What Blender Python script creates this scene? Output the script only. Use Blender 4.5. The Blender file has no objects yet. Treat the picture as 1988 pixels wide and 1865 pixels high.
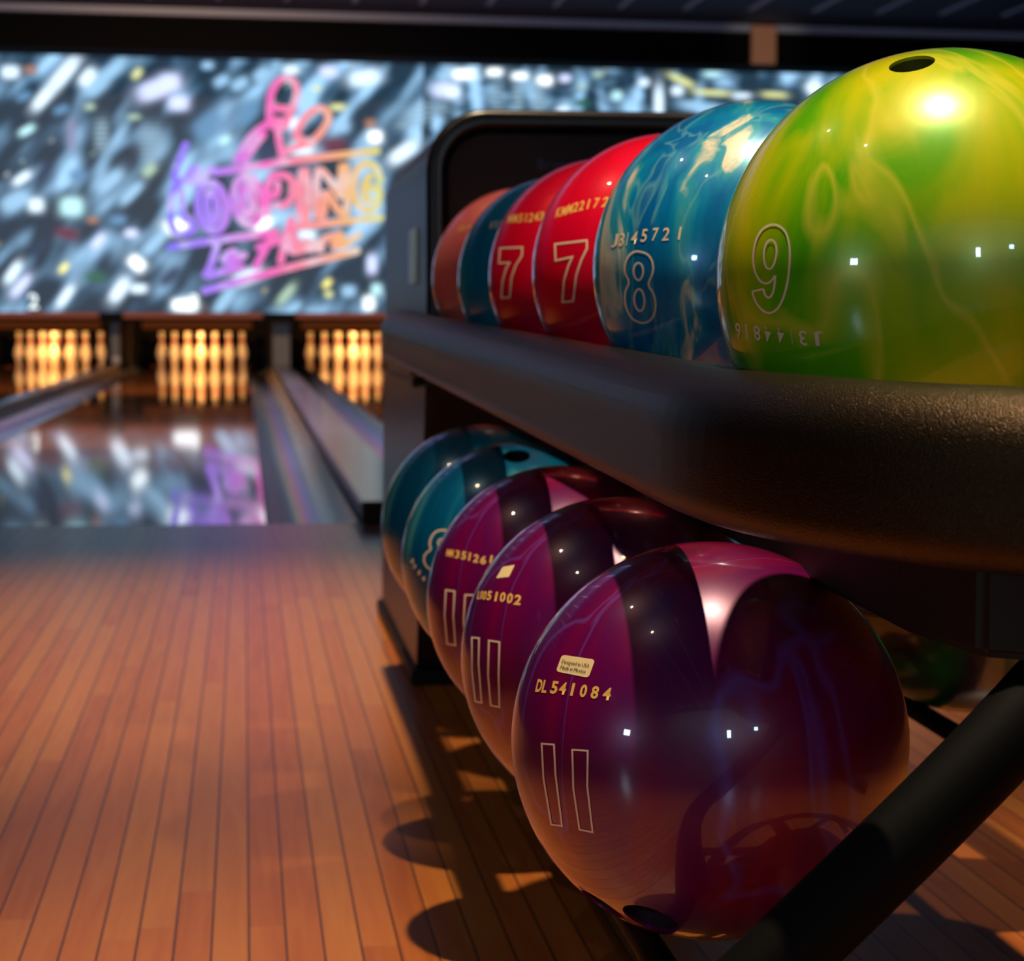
import bpy, bmesh, math, random
import numpy as np
from mathutils import Vector, Matrix, noise
random.seed(7)
S = bpy.context.scene
COL = S.collection
PI = math.pi

# ------------------------------------------------------------------ camera
W, H, F = 1988.0, 1865.0, 4100.0
YAW, PITCH, ROLL = 0.12593, -0.07537, math.radians(0.1)
CAM = Vector((0, 0, 0.51))
_fw = Vector((math.sin(YAW)*math.cos(PITCH), math.cos(YAW)*math.cos(PITCH), math.sin(PITCH)))
_r0 = Vector((math.cos(YAW), -math.sin(YAW), 0)); _u0 = _r0.cross(_fw)
CR = _r0*math.cos(ROLL) + _u0*math.sin(ROLL)
CU = _u0*math.cos(ROLL) - _r0*math.sin(ROLL)
CF = _fw
cd = bpy.data.cameras.new('camera'); cam = bpy.data.objects.new('camera', cd); COL.objects.link(cam)
m = Matrix((CR, CU, -CF)).transposed().to_4x4(); m.translation = CAM
cam.matrix_world = m
cd.sensor_fit = 'HORIZONTAL'; cd.sensor_width = 36.0; cd.lens = 36.0*F/W
cd.clip_start = 0.05; cd.clip_end = 200
cd.dof.use_dof = True; cd.dof.focus_distance = 1.04; cd.dof.aperture_fstop = 16.5
S.camera = cam

# ------------------------------------------------------------------ world, lights, exposure
S.view_settings.view_transform = 'Standard'; S.view_settings.look = 'None'
S.view_settings.exposure = 0.0; S.view_settings.gamma = 1.0
try: S.view_settings.use_curve_mapping = False
except Exception: pass
wd = bpy.data.worlds.new('world'); S.world = wd; wd.use_nodes = True
wd.node_tree.nodes['Background'].inputs[0].default_value = (0.02, 0.025, 0.04, 1)
wd.node_tree.nodes['Background'].inputs[1].default_value = 0.3

def spot(name, loc, target, power, color, size=70, blend=0.6, radius=0.03):
    d = bpy.data.lights.new(name, 'SPOT'); d.energy = power; d.color = color
    d.spot_size = math.radians(size); d.spot_blend = blend; d.shadow_soft_size = radius
    o = bpy.data.objects.new(name, d); COL.objects.link(o); o.location = loc
    o.rotation_euler = (Vector(target)-Vector(loc)).to_track_quat('-Z', 'Y').to_euler(); return o
def area(name, loc, target, power, color, sx, sy):
    d = bpy.data.lights.new(name, 'AREA'); d.energy = power; d.color = color
    d.shape = 'RECTANGLE'; d.size = sx; d.size_y = sy
    o = bpy.data.objects.new(name, d); COL.objects.link(o); o.location = loc
    o.rotation_euler = (Vector(target)-Vector(loc)).to_track_quat('-Z', 'Y').to_euler(); return o
def point(name, loc, power, color, radius):
    d = bpy.data.lights.new(name, 'POINT'); d.energy = power; d.color = color; d.shadow_soft_size = radius
    o = bpy.data.objects.new(name, d); COL.objects.link(o); o.location = loc; return o

WARM = (1.0, 0.76, 0.49)
spot('downlight_rack', (0.25, 1.00, 2.95), (0.34, 1.15, 0), 350, WARM, 47, 0.85, 0.026)
spot('downlight_approach', (0.20, 3.00, 2.95), (0.0, 3.30, 0), 330, (1.0, .74, .45), 54, 1.0, 0.03)
spot('downlight_left_near', (-1.2, 0.93, 2.95), (0.0, 1.4, 0.2), 7, WARM, 80, 0.8, 0.02)
spot('downlight_left_far', (-1.2, 2.30, 2.95), (-0.2, 2.3, 0), 11, WARM, 80, 0.8, 0.02)
spot('downlight_right', (1.5, 2.6, 2.95), (0.9, 2.5, 0), 70, (1.0, .76, .58), 50, 0.6, 0.04)
area('lounge_daylight', (-3.2, -0.9, 1.0), (0.3, 1.2, 0.45), 7, (0.62, 0.82, 1.0), 0.26, 0.2)
area('lounge_screen', (0.15, -3.2, 1.35), (0.3, 1.2, 0.4), 7, (0.55, 0.80, 1.0), 0.16, 0.32)
area('bar_window', (1.3, -3.0, 1.5), (0.3, 1.2, 0.4), 2.5, (0.55, 0.80, 1.0), 0.16, 0.14)
spot('lane_fill_far', (-0.4, 14.5, 3.1), (-0.4, 18.0, 0), 700, (1.0, .62, .34), 110, 0.8, 0.04)  # added fill that warms the far lane, source unseen
spot('post_fill', (4.2, 15.5, 2.2), (4.73, 19.0, 3.0), 110, (1.0, .80, .60), 14, 0.9, 0.05)  # added to brighten the brown post, no such fixture known
area('ceiling_fill', (-1.0, 8.0, 1.2), (0.0, 14.0, 3.4), 200, (0.55, 0.62, 1.0), 2.0, 0.5)  # added fill so the ceiling and its strips show up
area('back_wall_fill', (-0.5, -3.0, 2.9), (-0.5, -4.5, 1.2), 50, (0.70, 0.88, 1.0), 6.0, 0.3)  # added soft fill, bounced off the back wall towards the balls
spot('lane_fill_near', (-0.4, 8.6, 3.1), (-0.4, 8.9, 0), 260, (1.0, .66, .40), 75, 0.9, 0.03)  # added fill that brightens the lane wood past the foul line

# ------------------------------------------------------------------ materials
def srgb(r, g, b):
    f = lambda c: (c/255)/12.92 if c/255 <= 0.04045 else (((c/255)+0.055)/1.055)**2.4
    return (f(r), f(g), f(b), 1)
def mat(name, color, rough=0.5, metal=0.0, spec=0.5, coat=0.0, emis=None, es=0.0):
    m = bpy.data.materials.new(name); m.use_nodes = True
    b = m.node_tree.nodes['Principled BSDF']
    b.inputs['Base Color'].default_value = color if len(color) == 4 else (*color, 1)
    b.inputs['Roughness'].default_value = rough; b.inputs['Metallic'].default_value = metal
    b.inputs['Specular IOR Level'].default_value = spec
    b.inputs['Coat Weight'].default_value = coat; b.inputs['Coat Roughness'].default_value = 0.03
    if emis: b.inputs['Emission Color'].default_value = (*emis[:3], 1); b.inputs['Emission Strength'].default_value = es
    return m
def nt(m): return m.node_tree, m.node_tree.nodes, m.node_tree.links, m.node_tree.nodes['Principled BSDF']
def bumped(m, scale, strength, dist=0.0005, detail=2):
    t, n, l, b = nt(m)
    tc = n.new('ShaderNodeTexCoord'); ns = n.new('ShaderNodeTexNoise'); bp = n.new('ShaderNodeBump')
    ns.inputs['Scale'].default_value = scale; ns.inputs['Detail'].default_value = detail
    bp.inputs['Strength'].default_value = strength; bp.inputs['Distance'].default_value = dist
    l.new(tc.outputs['Object'], ns.inputs['Vector']); l.new(ns.outputs[0], bp.inputs['Height'])
    l.new(bp.outputs[0], b.inputs['Normal']); return m

def wood(name, cols, pw, seam, rough, spec=0.5, grain=1.0, seamcol=(0.03, 0.015, 0.008, 1), coat=0.0):
    m = mat(name, cols[0], rough, 0, spec, coat); t, n, l, b = nt(m)
    tc = n.new('ShaderNodeTexCoord'); sp = n.new('ShaderNodeSeparateXYZ'); l.new(tc.outputs['Object'], sp.inputs[0])
    def mth(op, a, c=None):
        q = n.new('ShaderNodeMath'); q.operation = op
        for i, v in enumerate((a, c)):
            if v is None: continue
            if isinstance(v, (int, float)): q.inputs[i].default_value = v
            else: l.new(v, q.inputs[i])
        return q.outputs[0]
    sx = mth('DIVIDE', mth('ADD', sp.outputs[0], 40*pw), pw)
    idx = mth('FLOOR', sx); fr = mth('FRACT', sx)
    # board ends: each strip is cut at its own places
    wn = n.new('ShaderNodeTexWhiteNoise'); wn.noise_dimensions = '1D'; l.new(idx, wn.inputs['W'])
    sy = mth('DIVIDE', mth('ADD', sp.outputs[1], mth('MULTIPLY', wn.outputs[0], 3.0)), 1.1)
    idy = mth('FLOOR', sy)
    wn2 = n.new('ShaderNodeTexWhiteNoise'); wn2.noise_dimensions = '2D'
    cx = n.new('ShaderNodeCombineXYZ'); l.new(idx, cx.inputs[0]); l.new(idy, cx.inputs[1]); l.new(cx.outputs[0], wn2.inputs['Vector'])
    cr = n.new('ShaderNodeValToRGB'); e = cr.color_ramp.elements
    e[0].color = cols[0]; e[1].color = cols[-1]; e[0].position = 0; e[1].position = 1
    for i, c in enumerate(cols[1:-1]): q = e.new((i+1)/(len(cols)-1)); q.color = c
    # grain
    mp = n.new('ShaderNodeMapping'); mp.inputs['Scale'].default_value = (60, 3.0, 1)
    off = n.new('ShaderNodeVectorMath'); off.operation = 'ADD'; l.new(tc.outputs['Object'], off.inputs[0])
    c3 = n.new('ShaderNodeCombineXYZ'); l.new(mth('MULTIPLY', wn2.outputs[0], 30), c3.inputs[1]); l.new(c3.outputs[0], off.inputs[1])
    l.new(off.outputs[0], mp.inputs[0])
    gn = n.new('ShaderNodeTexNoise'); gn.inputs['Scale'].default_value = 1; gn.inputs['Detail'].default_value = 5; gn.inputs['Distortion'].default_value = 1.2
    l.new(mp.outputs[0], gn.inputs['Vector'])
    v = mth('ADD', mth('MULTIPLY', wn2.outputs[0], 0.5), mth('MULTIPLY', mth('SUBTRACT', gn.outputs[0], 0.25), grain))
    l.new(v, cr.inputs[0])
    d = mth('MINIMUM', fr, mth('SUBTRACT', 1.0, fr))
    mask = n.new('ShaderNodeMapRange'); mask.inputs[1].default_value = seam/pw*0.5; mask.inputs[2].default_value = seam/pw*1.1
    l.new(d, mask.inputs[0])
    mx = n.new('ShaderNodeMix'); mx.data_type = 'RGBA'; mx.inputs[6].default_value = seamcol
    l.new(mask.outputs[0], mx.inputs[0]); l.new(cr.outputs[0], mx.inputs[7]); l.new(mx.outputs[2], b.inputs['Base Color'])
    return m

M = {}
M['approach'] = wood('approach_wood', [srgb(168, 88, 34), srgb(196, 112, 48), srgb(205, 128, 56), srgb(190, 100, 44)], 0.0304, 0.0012, 0.27, 0.85, 0.7, srgb(92, 56, 34))
M['lane'] = wood('lane_wood', [srgb(150, 84, 40), srgb(182, 108, 58), srgb(166, 96, 50)], 0.026, 0.0007, 0.045, 0.6, 0.5, srgb(80, 44, 22))
M['right'] = M['approach']
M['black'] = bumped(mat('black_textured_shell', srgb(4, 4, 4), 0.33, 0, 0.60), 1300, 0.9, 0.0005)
M['black'].node_tree.nodes['Principled BSDF'].inputs['Specular Tint'].default_value = (1.0, 0.62, 0.30, 1)  # warm lamp glint on the rail put into the tint
M['black_sheet'] = mat('black_sheet_metal', srgb(30, 30, 34), 0.32, 0.0, 0.5)
M['black_matte'] = mat('black_matte', srgb(15, 15, 16), 0.5, 0, 0.4)
M['hood'] = mat('charcoal_hood_plastic', srgb(36, 46, 74), 0.33, 0, 0.5)  # blue screen reflection put into the base colour
M['hood_panel'] = mat('dark_panel', srgb(26, 27, 30), 0.6, 0, 0.3)
M['hood_text'] = mat('dim_blue_print', srgb(40, 62, 104), 0.5, 0, 0.3)
M['tube'] = mat('black_tube', srgb(5, 5, 6), 0.65, 0, 0.12)
M['chrome'] = mat('brushed_metal', srgb(190, 180, 165), 0.3, 0.9)
M['print'] = mat('cream_print', srgb(250, 226, 198), 0.55, 0, 0.2)
M['print_warm'] = mat('warm_lit_print', srgb(240, 190, 100), 0.5, 0, 0.2)  # warmth of the lamps put into the print colour
M['sticker'] = mat('cream_sticker', srgb(238, 214, 160), 0.6, 0, 0.2)
M['ink'] = mat('grey_ink', srgb(96, 84, 66), 0.7, 0, 0.1)
M['ceiling'] = mat('ceiling_panel', srgb(70, 74, 92), 0.7, 0, 0.3)
M['ceil_line'] = mat('ceiling_strip', srgb(190, 200, 225), 0.5, 0, 0.3)
M['wall'] = mat('dark_wall', srgb(28, 26, 28), 0.8)
M['beam'] = mat('black_valance', srgb(9, 8, 8), 0.9, 0, 0.1)
M['beam_rail'] = mat('grey_rail', srgb(150, 152, 160), 0.5)
M['post'] = mat('brown_post', srgb(190, 132, 92), 0.6)
M['gutter'] = mat('gutter_plastic', srgb(62, 64, 72), 0.22, 0, 0.6)
M['divider'] = mat('divider_cap', srgb(70, 62, 72), 0.2, 0, 0.6)
M['dividerside'] = mat('divider_brown', srgb(66, 44, 34), 0.3, 0, 0.5)
M['pin'] = mat('pin_white', srgb(240, 226, 200), 0.3, 0, 0.5)
M['pin_red'] = mat('pin_red', srgb(190, 24, 16), 0.35)
M['bay'] = mat('bay_black', srgb(12, 11, 11), 0.8, 0, 0.2)
M['kick'] = mat('kickback_grey', srgb(120, 120, 112), 0.6)
M['amber'] = mat('amber_glow_edge', srgb(96, 44, 30), 0.6, 0, 0.4, 0, (1.0, 0.22, 0.08), 0.14)  # pin light on the ledge edge put into colour and emission
M['amber2'] = mat('amber_lit_board', srgb(200, 96, 40), 0.5, 0, 0.4, 0, (1.0, 0.24, 0.04), 0.06)  # faint emission stands in for pin light on the sweep boards
M['white_plastic'] = mat('white_plastic', srgb(225, 215, 200), 0.4)
M['hole'] = mat('hole_dark', srgb(40, 34, 20), 0.6)

# the rail's gold highlight is put into the shell's specular tint above
def ball_mat(name, cols, scale, stretch=(1, 1, 1), distort=1.5, rough=0.28, metal=0.0, pos=None, rot=(0, 0, 0), detail=3, loc=(0, 0, 0), vein=None, vs=1.0, vw=0.035):
    m = mat(name, cols[0], rough, metal, 0.55, 1.0); t, n, l, b = nt(m)
    b.inputs['Coat Roughness'].default_value = 0.035
    tc = n.new('ShaderNodeTexCoord'); mp = n.new('ShaderNodeMapping'); mp.inputs['Scale'].default_value = stretch
    mp.inputs['Rotation'].default_value = rot; mp.inputs['Location'].default_value = loc
    l.new(tc.outputs['Object'], mp.inputs[0]); v = mp.outputs[0]
    for sc, amp in ((scale*0.45, distort/scale*0.55), (scale*1.3, distort/scale*0.22)):     # swirl the pearl twice
        n1 = n.new('ShaderNodeTexNoise'); n1.inputs['Scale'].default_value = sc; n1.inputs['Detail'].default_value = 1
        l.new(v, n1.inputs['Vector'])
        sb = n.new('ShaderNodeVectorMath'); sb.operation = 'SUBTRACT'; sb.inputs[1].default_value = (.5, .5, .5); l.new(n1.outputs[1], sb.inputs[0])
        va = n.new('ShaderNodeVectorMath'); va.operation = 'MULTIPLY_ADD'; va.inputs[1].default_value = (amp*2.2,)*3
        l.new(sb.outputs[0], va.inputs[0]); l.new(v, va.inputs[2]); v = va.outputs[0]
    n2 = n.new('ShaderNodeTexNoise'); n2.inputs['Scale'].default_value = scale; n2.inputs['Detail'].default_value = detail
    n2.inputs['Distortion'].default_value = 0.6; l.new(v, n2.inputs['Vector'])
    cr = n.new('ShaderNodeValToRGB'); e = cr.color_ramp.elements
    k = len(cols); pos = pos or [0.3+0.4*i/(k-1) for i in range(k)]
    e[0].color = cols[0]; e[0].position = pos[0]; e[1].color = cols[-1]; e[1].position = pos[-1]
    for i in range(1, k-1): q = e.new(pos[i]); q.color = cols[i]
    l.new(n2.outputs[0], cr.inputs[0]); out = cr.outputs[0]
    if vein:
        st = n.new('ShaderNodeVectorMath'); st.operation = 'MULTIPLY'; st.inputs[1].default_value = (1, 1, 0.35); l.new(v, st.inputs[0])
        n3 = n.new('ShaderNodeTexNoise'); n3.inputs['Scale'].default_value = scale*2.4*vs; n3.inputs['Detail'].default_value = 3; l.new(st.outputs[0], n3.inputs['Vector'])
        d = n.new('ShaderNodeMath'); d.operation = 'SUBTRACT'; d.inputs[1].default_value = 0.5; l.new(n3.outputs[0], d.inputs[0])
        a = n.new('ShaderNodeMath'); a.operation = 'ABSOLUTE'; l.new(d.outputs[0], a.inputs[0])
        r_ = n.new('ShaderNodeMapRange'); r_.inputs[1].default_value = 0; r_.inputs[2].default_value = vw; r_.inputs[3].default_value = vein[1]; r_.inputs[4].default_value = 0; l.new(a.outputs[0], r_.inputs[0])
        mx = n.new('ShaderNodeMix'); mx.data_type = 'RGBA'; mx.inputs[7].default_value = vein[0]
        l.new(r_.outputs[0], mx.inputs[0]); l.new(out, mx.inputs[6]); out = mx.outputs[2]
    l.new(out, b.inputs['Base Color']); return m
MB = {
 'yellow': ball_mat('lime_pearl', [srgb(50, 175, 0), srgb(105, 200, 0), srgb(190, 218, 0), srgb(242, 228, 0), srgb(252, 236, 20)], 7, (1.2, 1.2, 0.5), 1.6, 0.30, 0.1, [.36, .45, .53, .62, .72], (0.5, 0.6, 0.3), loc=(0.55, 0.45, 0.9), detail=5, vein=(srgb(250, 240, 70), 0.55), vs=.8, vw=.03),
 'teal_bright': ball_mat('teal_white_pearl', [srgb(0, 112, 190), srgb(0, 146, 205), srgb(50, 170, 200), srgb(245, 240, 215)], 26, (1, 1, 0.35), 2.0, 0.3, 0.12, [.34, .48, .55, .62], (0.3, -0.5, 0.2), 5, loc=(.2, .5, .1), vein=(srgb(120, 205, 210), 0.5), vs=.5),
 'teal': ball_mat('teal_pearl', [srgb(0, 100, 160), srgb(0, 138, 185), srgb(80, 185, 195)], 10, (1, 1, .5), 1.5, 0.3, 0.15, [.35, .5, .72]),
 'red': ball_mat('red_pearl', [srgb(205, 0, 54), srgb(240, 0, 46), srgb(235, 14, 90)], 9, (1, 1, .6), 1.5, 0.32, 0.08),
 'pink': ball_mat('salmon_pearl', [srgb(222, 96, 104), srgb(240, 136, 124)], 9, (1, 1, 1), 1.0, 0.32, 0.1),
 'purple': ball_mat('purple_pearl', [srgb(74, 0, 50), srgb(138, 0, 66), srgb(104, 0, 84), srgb(54, 10, 108)], 6, (1, 1, .5), 2.2, 0.32, 0.15, [.30, .44, .56, .70], (0.2, 0.3, 0), vein=(srgb(110, 80, 190), 0.5), vs=.55, vw=.018),
 'darkteal': ball_mat('dark_teal_pearl', [srgb(0, 76, 130), srgb(0, 112, 160), srgb(100, 205, 200)], 9, (1, 1, .5), 1.5, 0.28, 0.2, [.35, .52, .74]),
 'navy': ball_mat('navy_green', [srgb(14, 18, 40), srgb(16, 26, 60), srgb(24, 110, 40)], 6, (1, 1, 1), 1.0, 0.3, 0.0, [.3, .54, .60]),
}

# ------------------------------------------------------------------ helpers
def link(name, bm, mats, parent=None, smooth=False, loc=(0, 0, 0)):
    me = bpy.data.meshes.new(name); bm.normal_update(); bm.to_mesh(me); bm.free()
    o = bpy.data.objects.new(name, me); COL.objects.link(o); o.location = loc
    for q in (mats if isinstance(mats, (list, tuple)) else [mats]): me.materials.append(q)
    if smooth:
        for p in me.polygons: p.use_smooth = True
    if parent: o.parent = parent
    return o
def auto(o, ang=35):
    me = o.data
    for p in me.polygons: p.use_smooth = True
    try: me.set_sharp_from_angle(angle=math.radians(ang))
    except Exception: pass
def tag(o, label=None, cat=None, group=None, kind=None):
    if label: o['label'] = label
    if cat: o['category'] = cat
    if group: o['group'] = group
    if kind: o['kind'] = kind
    return o
def empty(name, loc=(0, 0, 0)):
    o = bpy.data.objects.new(name, None); COL.objects.link(o); o.location = loc; o.empty_display_size = 0.05; return o
def box(bm, x0, x1, y0, y1, z0, z1):
    v = [bm.verts.new(p) for p in ((x0,y0,z0),(x1,y0,z0),(x1,y1,z0),(x0,y1,z0),(x0,y0,z1),(x1,y0,z1),(x1,y1,z1),(x0,y1,z1))]
    for f in ((0,3,2,1),(4,5,6,7),(0,1,5,4),(1,2,6,5),(2,3,7,6),(3,0,4,7)): bm.faces.new([v[i] for i in f])
def boxo(name, dims, m, parent=None, bev=0):
    bm = bmesh.new(); box(bm, *dims)
    if bev: bmesh.ops.bevel(bm, geom=list(bm.edges), offset=bev, segments=3, affect='EDGES', profile=0.6)
    o = link(name, bm, m, parent)
    if bev: auto(o)
    return o
def tube(bm, pts, r, seg=12, closed=False, flat=None):
    pts = [Vector(p) for p in pts]; n = len(pts); rings = []
    up = Vector((0, 0, 1))
    for i, p in enumerate(pts):
        a = pts[(i-1) % n] if (closed or i > 0) else p; b = pts[(i+1) % n] if (closed or i < n-1) else p
        t = (b-a).normalized()
        s = t.cross(up if abs(t.z) < 0.95 else Vector((1, 0, 0))).normalized(); q = s.cross(t).normalized()
        rings.append([bm.verts.new(p + (s*math.cos(k*2*PI/seg) + q*math.sin(k*2*PI/seg))*r) for k in range(seg)])
    for i in range(n if closed else n-1):
        A, B = rings[i], rings[(i+1) % n]
        for k in range(seg): bm.faces.new((A[k], A[(k+1) % seg], B[(k+1) % seg], B[k]))
    if not closed: bm.faces.new(rings[0][::-1]); bm.faces.new(rings[-1])
def lathe(bm, prof, seg=32):
    rings = []
    for r, z in prof:
        rings.append([bm.verts.new((r*math.cos(k*2*PI/seg), r*math.sin(k*2*PI/seg), z)) for k in range(seg)])
    for A, B in zip(rings, rings[1:]):
        for k in range(seg): bm.faces.new((A[k], A[(k+1) % seg], B[(k+1) % seg], B[k]))
    bm.faces.new(rings[0][::-1]); bm.faces.new(rings[-1])
def ray(px, py):
    return (CF*F + CR*(px-W/2) - CU*(py-H/2)).normalized()
def to_sphere(px, py, c, R):
    d = ray(px, py); oc = CAM - Vector(c); b = d.dot(oc); cc = oc.dot(oc) - R*R; D = b*b-cc
    if D < 0:
        t = -b; p = CAM+d*t; return (p-Vector(c)).normalized()*R
    t = -b-math.sqrt(D); return CAM+d*t-Vector(c)

# ------------------------------------------------------------------ the room
def struct(o): o['kind'] = 'structure'; return o
FOUL = 5.32
struct(boxo('floor', (-8, 8, -4.5, FOUL, -0.04, 0.0), M['approach']))
struct(boxo('floor_under_lanes', (-8, 8, FOUL+0.001, 26.5, -0.16, -0.12), M['bay']))
struct(boxo('ceiling', (-8.2, 8.2, -4.5, 26.5, 3.225, 3.3), M['ceiling']))
bm = bmesh.new()
for i in range(-13, 13): box(bm, i*0.575+0.36, i*0.575+0.40, -4.4, 18.3, 3.214, 3.2245)
struct(link('trim_1', bm, M['ceil_line']))
struct(boxo('wall_left', (-8.2, -8.02, -4.5, 26.5, -0.12, 3.224), M['wall']))
struct(boxo('wall_right', (8.02, 8.2, -4.5, 26.5, -0.12, 3.224), M['wall']))
struct(boxo('wall_front', (-8, 8, 26.3, 26.5, -0.11, 3.22), M['wall']))
struct(boxo('wall_back', (-8, 8, -4.6, -4.45, 0.0, 3.22), mat('pale_wall', srgb(150, 155, 150), 0.8)))

SK = 0.065      # screen and valance yawed so their top edges slope as in the image
ang = math.atan(SK)
# valance beam with rail in front of the screen
val = empty('valance', (-0.5, 18.9, 3.1)); val.rotation_euler = (0, 0, ang)
tag(val, 'long black valance with grey rail hanging under the ceiling above the video screen', 'beam')
bm = bmesh.new(); box(bm, -7.0, 8.0, 0, 0.5, -0.245, 0.05); link('valance_cloth', bm, M['beam'], val)
bm = bmesh.new(); box(bm, -7.0, 8.0, -0.10, 0.5, 0.055, 0.115)
bmesh.ops.bevel(bm, geom=list(bm.edges), offset=0.012, segments=2, affect='EDGES'); link('rail', bm, M['beam_rail'], val)
bm = bmesh.new(); box(bm, 5.23-0.115, 5.23+0.115, -0.16, -0.102, -0.245, 0.10)
bmesh.ops.bevel(bm, geom=list(bm.edges), offset=0.006, segments=2, affect='EDGES')
po = link('hanging_post', bm, M['post'], val); po['label'] = 'short light brown wooden post'

# ------------------------------------------------------------------ video screen
SY = 21.3
def on_screen(px, py, off=0.0):
    """point of the screen's plane, in the screen's own coordinates (x along, z up)"""
    d = ray(px, py); nrm = Vector((-math.sin(ang), math.cos(ang), 0)); o = Vector((-0.5, SY-off, 0))
    t = (o-CAM).dot(nrm)/d.dot(nrm); p = CAM+d*t - Vector((-0.5, SY, 0))
    return p.x*math.cos(ang)+p.y*math.sin(ang), p.z
scr = empty('video_screen', (-0.5, SY, 0)); scr.rotation_euler = (0, 0, ang)
tag(scr, 'wide glowing video screen showing a blurred night city and a neon logo above the pins', 'screen')
NX, NZ = 620, 150; X0, X1, Z0, Z1 = -3.6, 8.0, 0.588, 3.12
# pixel -> picture colour of the film still that runs on the screen
BL = [(124,143,35,11,50,'w'),(84,190,24,9,50,'w'),(52,253,13,6,30,'c'),(188,167,22,12,40,'b'),(217,138,22,10,40,'b'),(266,143,9,6,50,'y'),
(304,172,32,15,20,'l'),(347,200,16,12,0,'l'),(174,207,8,5,0,'g'),(260,227,10,4,0,'g'),(46,187,12,7,20,'d'),(119,213,12,7,20,'d'),(197,262,11,26,0,'s'),
(139,260,7,24,0,'v'),(295,280,19,32,0,'s'),(43,346,16,7,35,'w'),(29,390,24,13,30,'b'),(70,398,12,11,0,'w'),(139,401,18,15,0,'c'),(150,340,13,9,0,'d'),
(214,352,26,11,40,'b'),(255,375,24,8,45,'b'),(255,453,10,7,0,'l'),(229,427,13,8,0,'d'),(130,453,18,9,-10,'r'),(180,427,8,5,0,'o'),(191,468,14,7,50,'l'),
(124,520,9,5,50,'Y'),(26,529,20,8,55,'w'),(40,555,22,8,50,'l'),(185,537,17,9,0,'G'),(127,575,21,7,55,'w'),(232,563,22,10,55,'w'),(269,560,13,7,0,'w'),
(266,511,14,10,-40,'W'),(342,439,20,12,10,'W'),(301,471,27,9,45,'b'),(348,592,11,9,0,'W'),(330,160,16,13,0,'l'),(403,127,9,6,0,'b'),(430,157,12,8,30,'b'),
(466,163,14,9,30,'b'),(508,145,14,10,40,'b'),(565,136,12,7,0,'w'),(638,139,14,9,0,'l'),(707,151,24,12,10,'w'),(614,172,7,4,0,'y'),(656,208,12,5,0,'y'),
(436,272,9,6,30,'c'),(405,245,26,20,40,'d'),(481,220,24,14,50,'d'),(864,175,20,12,0,'l'),(828,215,34,14,8,'s'),(662,245,14,10,0,'b'),(728,266,11,10,0,'W'),
(783,296,26,11,35,'w'),(719,239,8,6,0,'o'),(587,287,20,12,0,'w'),(571,239,12,9,0,'w'),(647,281,20,12,0,'r'),(511,435,15,9,30,'W'),(671,356,15,8,0,'w'),
(596,456,14,8,0,'w'),(481,537,24,11,20,'w'),(369,592,12,11,0,'W'),(436,583,26,9,55,'b'),(330,537,22,9,45,'D'),(635,550,8,5,50,'Y'),(638,571,6,5,0,'y'),
(556,571,20,7,50,'g'),(677,565,11,9,0,'b'),(716,589,9,11,0,'W'),(731,562,8,9,0,'c'),(722,513,8,15,0,'l'),(571,598,13,5,40,'b'),(900,144,17,8,0,'W'),
(960,140,12,6,0,'W'),(1009,148,12,6,0,'W'),(1057,156,12,8,0,'W'),(1097,152,9,6,0,'l'),(965,195,10,36,0,'s'),(1005,198,9,34,0,'s'),(1045,200,9,34,0,'s'),
(880,180,10,8,0,'w'),(1093,217,11,8,20,'w'),(1162,144,8,4,0,'g'),(1130,168,6,4,0,'g'),(1198,186,8,7,0,'c'),(1130,200,12,6,0,'G'),(1250,160,8,6,0,'w'),
(1279,205,7,32,0,'w'),(1315,176,9,7,0,'w'),(1323,156,22,5,-25,'y'),(1383,180,30,4,-3,'y'),(1440,186,14,4,0,'w'),(1504,184,20,4,-3,'y'),(1383,143,12,5,0,'c'),
(1363,208,36,8,-8,'b'),(1470,215,30,8,-8,'b'),(1580,170,12,12,40,'w'),(600,420,12,8,40,'b'),(520,300,22,12,45,'D'),(800,240,24,7,8,'s'),
(78,480,14,8,40,'D'),(170,150,16,10,50,'w'),(20,140,14,10,0,'w'),(60,135,10,6,0,'o'),(700,300,20,8,40,'b'),(90,330,20,6,45,'D'),(290,330,12,8,45,'g')]
CC = {'w':(.62,.78,.92,1.0),'W':(.85,.95,1.0,1.25),'c':(.45,.78,.85,.9),'b':(.28,.50,.72,.85),'l':(.55,.62,.90,.95),'d':(.10,.24,.42,.8),'s':(.24,.38,.48,.75),
      'v':(.24,.26,.44,.7),'y':(.62,.66,.30,.9),'Y':(.80,.74,.22,1.0),'g':(.36,.52,.40,.8),'G':(.02,.10,.07,.9),'r':(.10,.025,.05,.9),'o':(.42,.20,.12,.7),'D':(.02,.04,.09,.8)}
xs = np.linspace(X0, X1, NX); zs = np.linspace(Z0, Z1, NZ)
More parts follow.
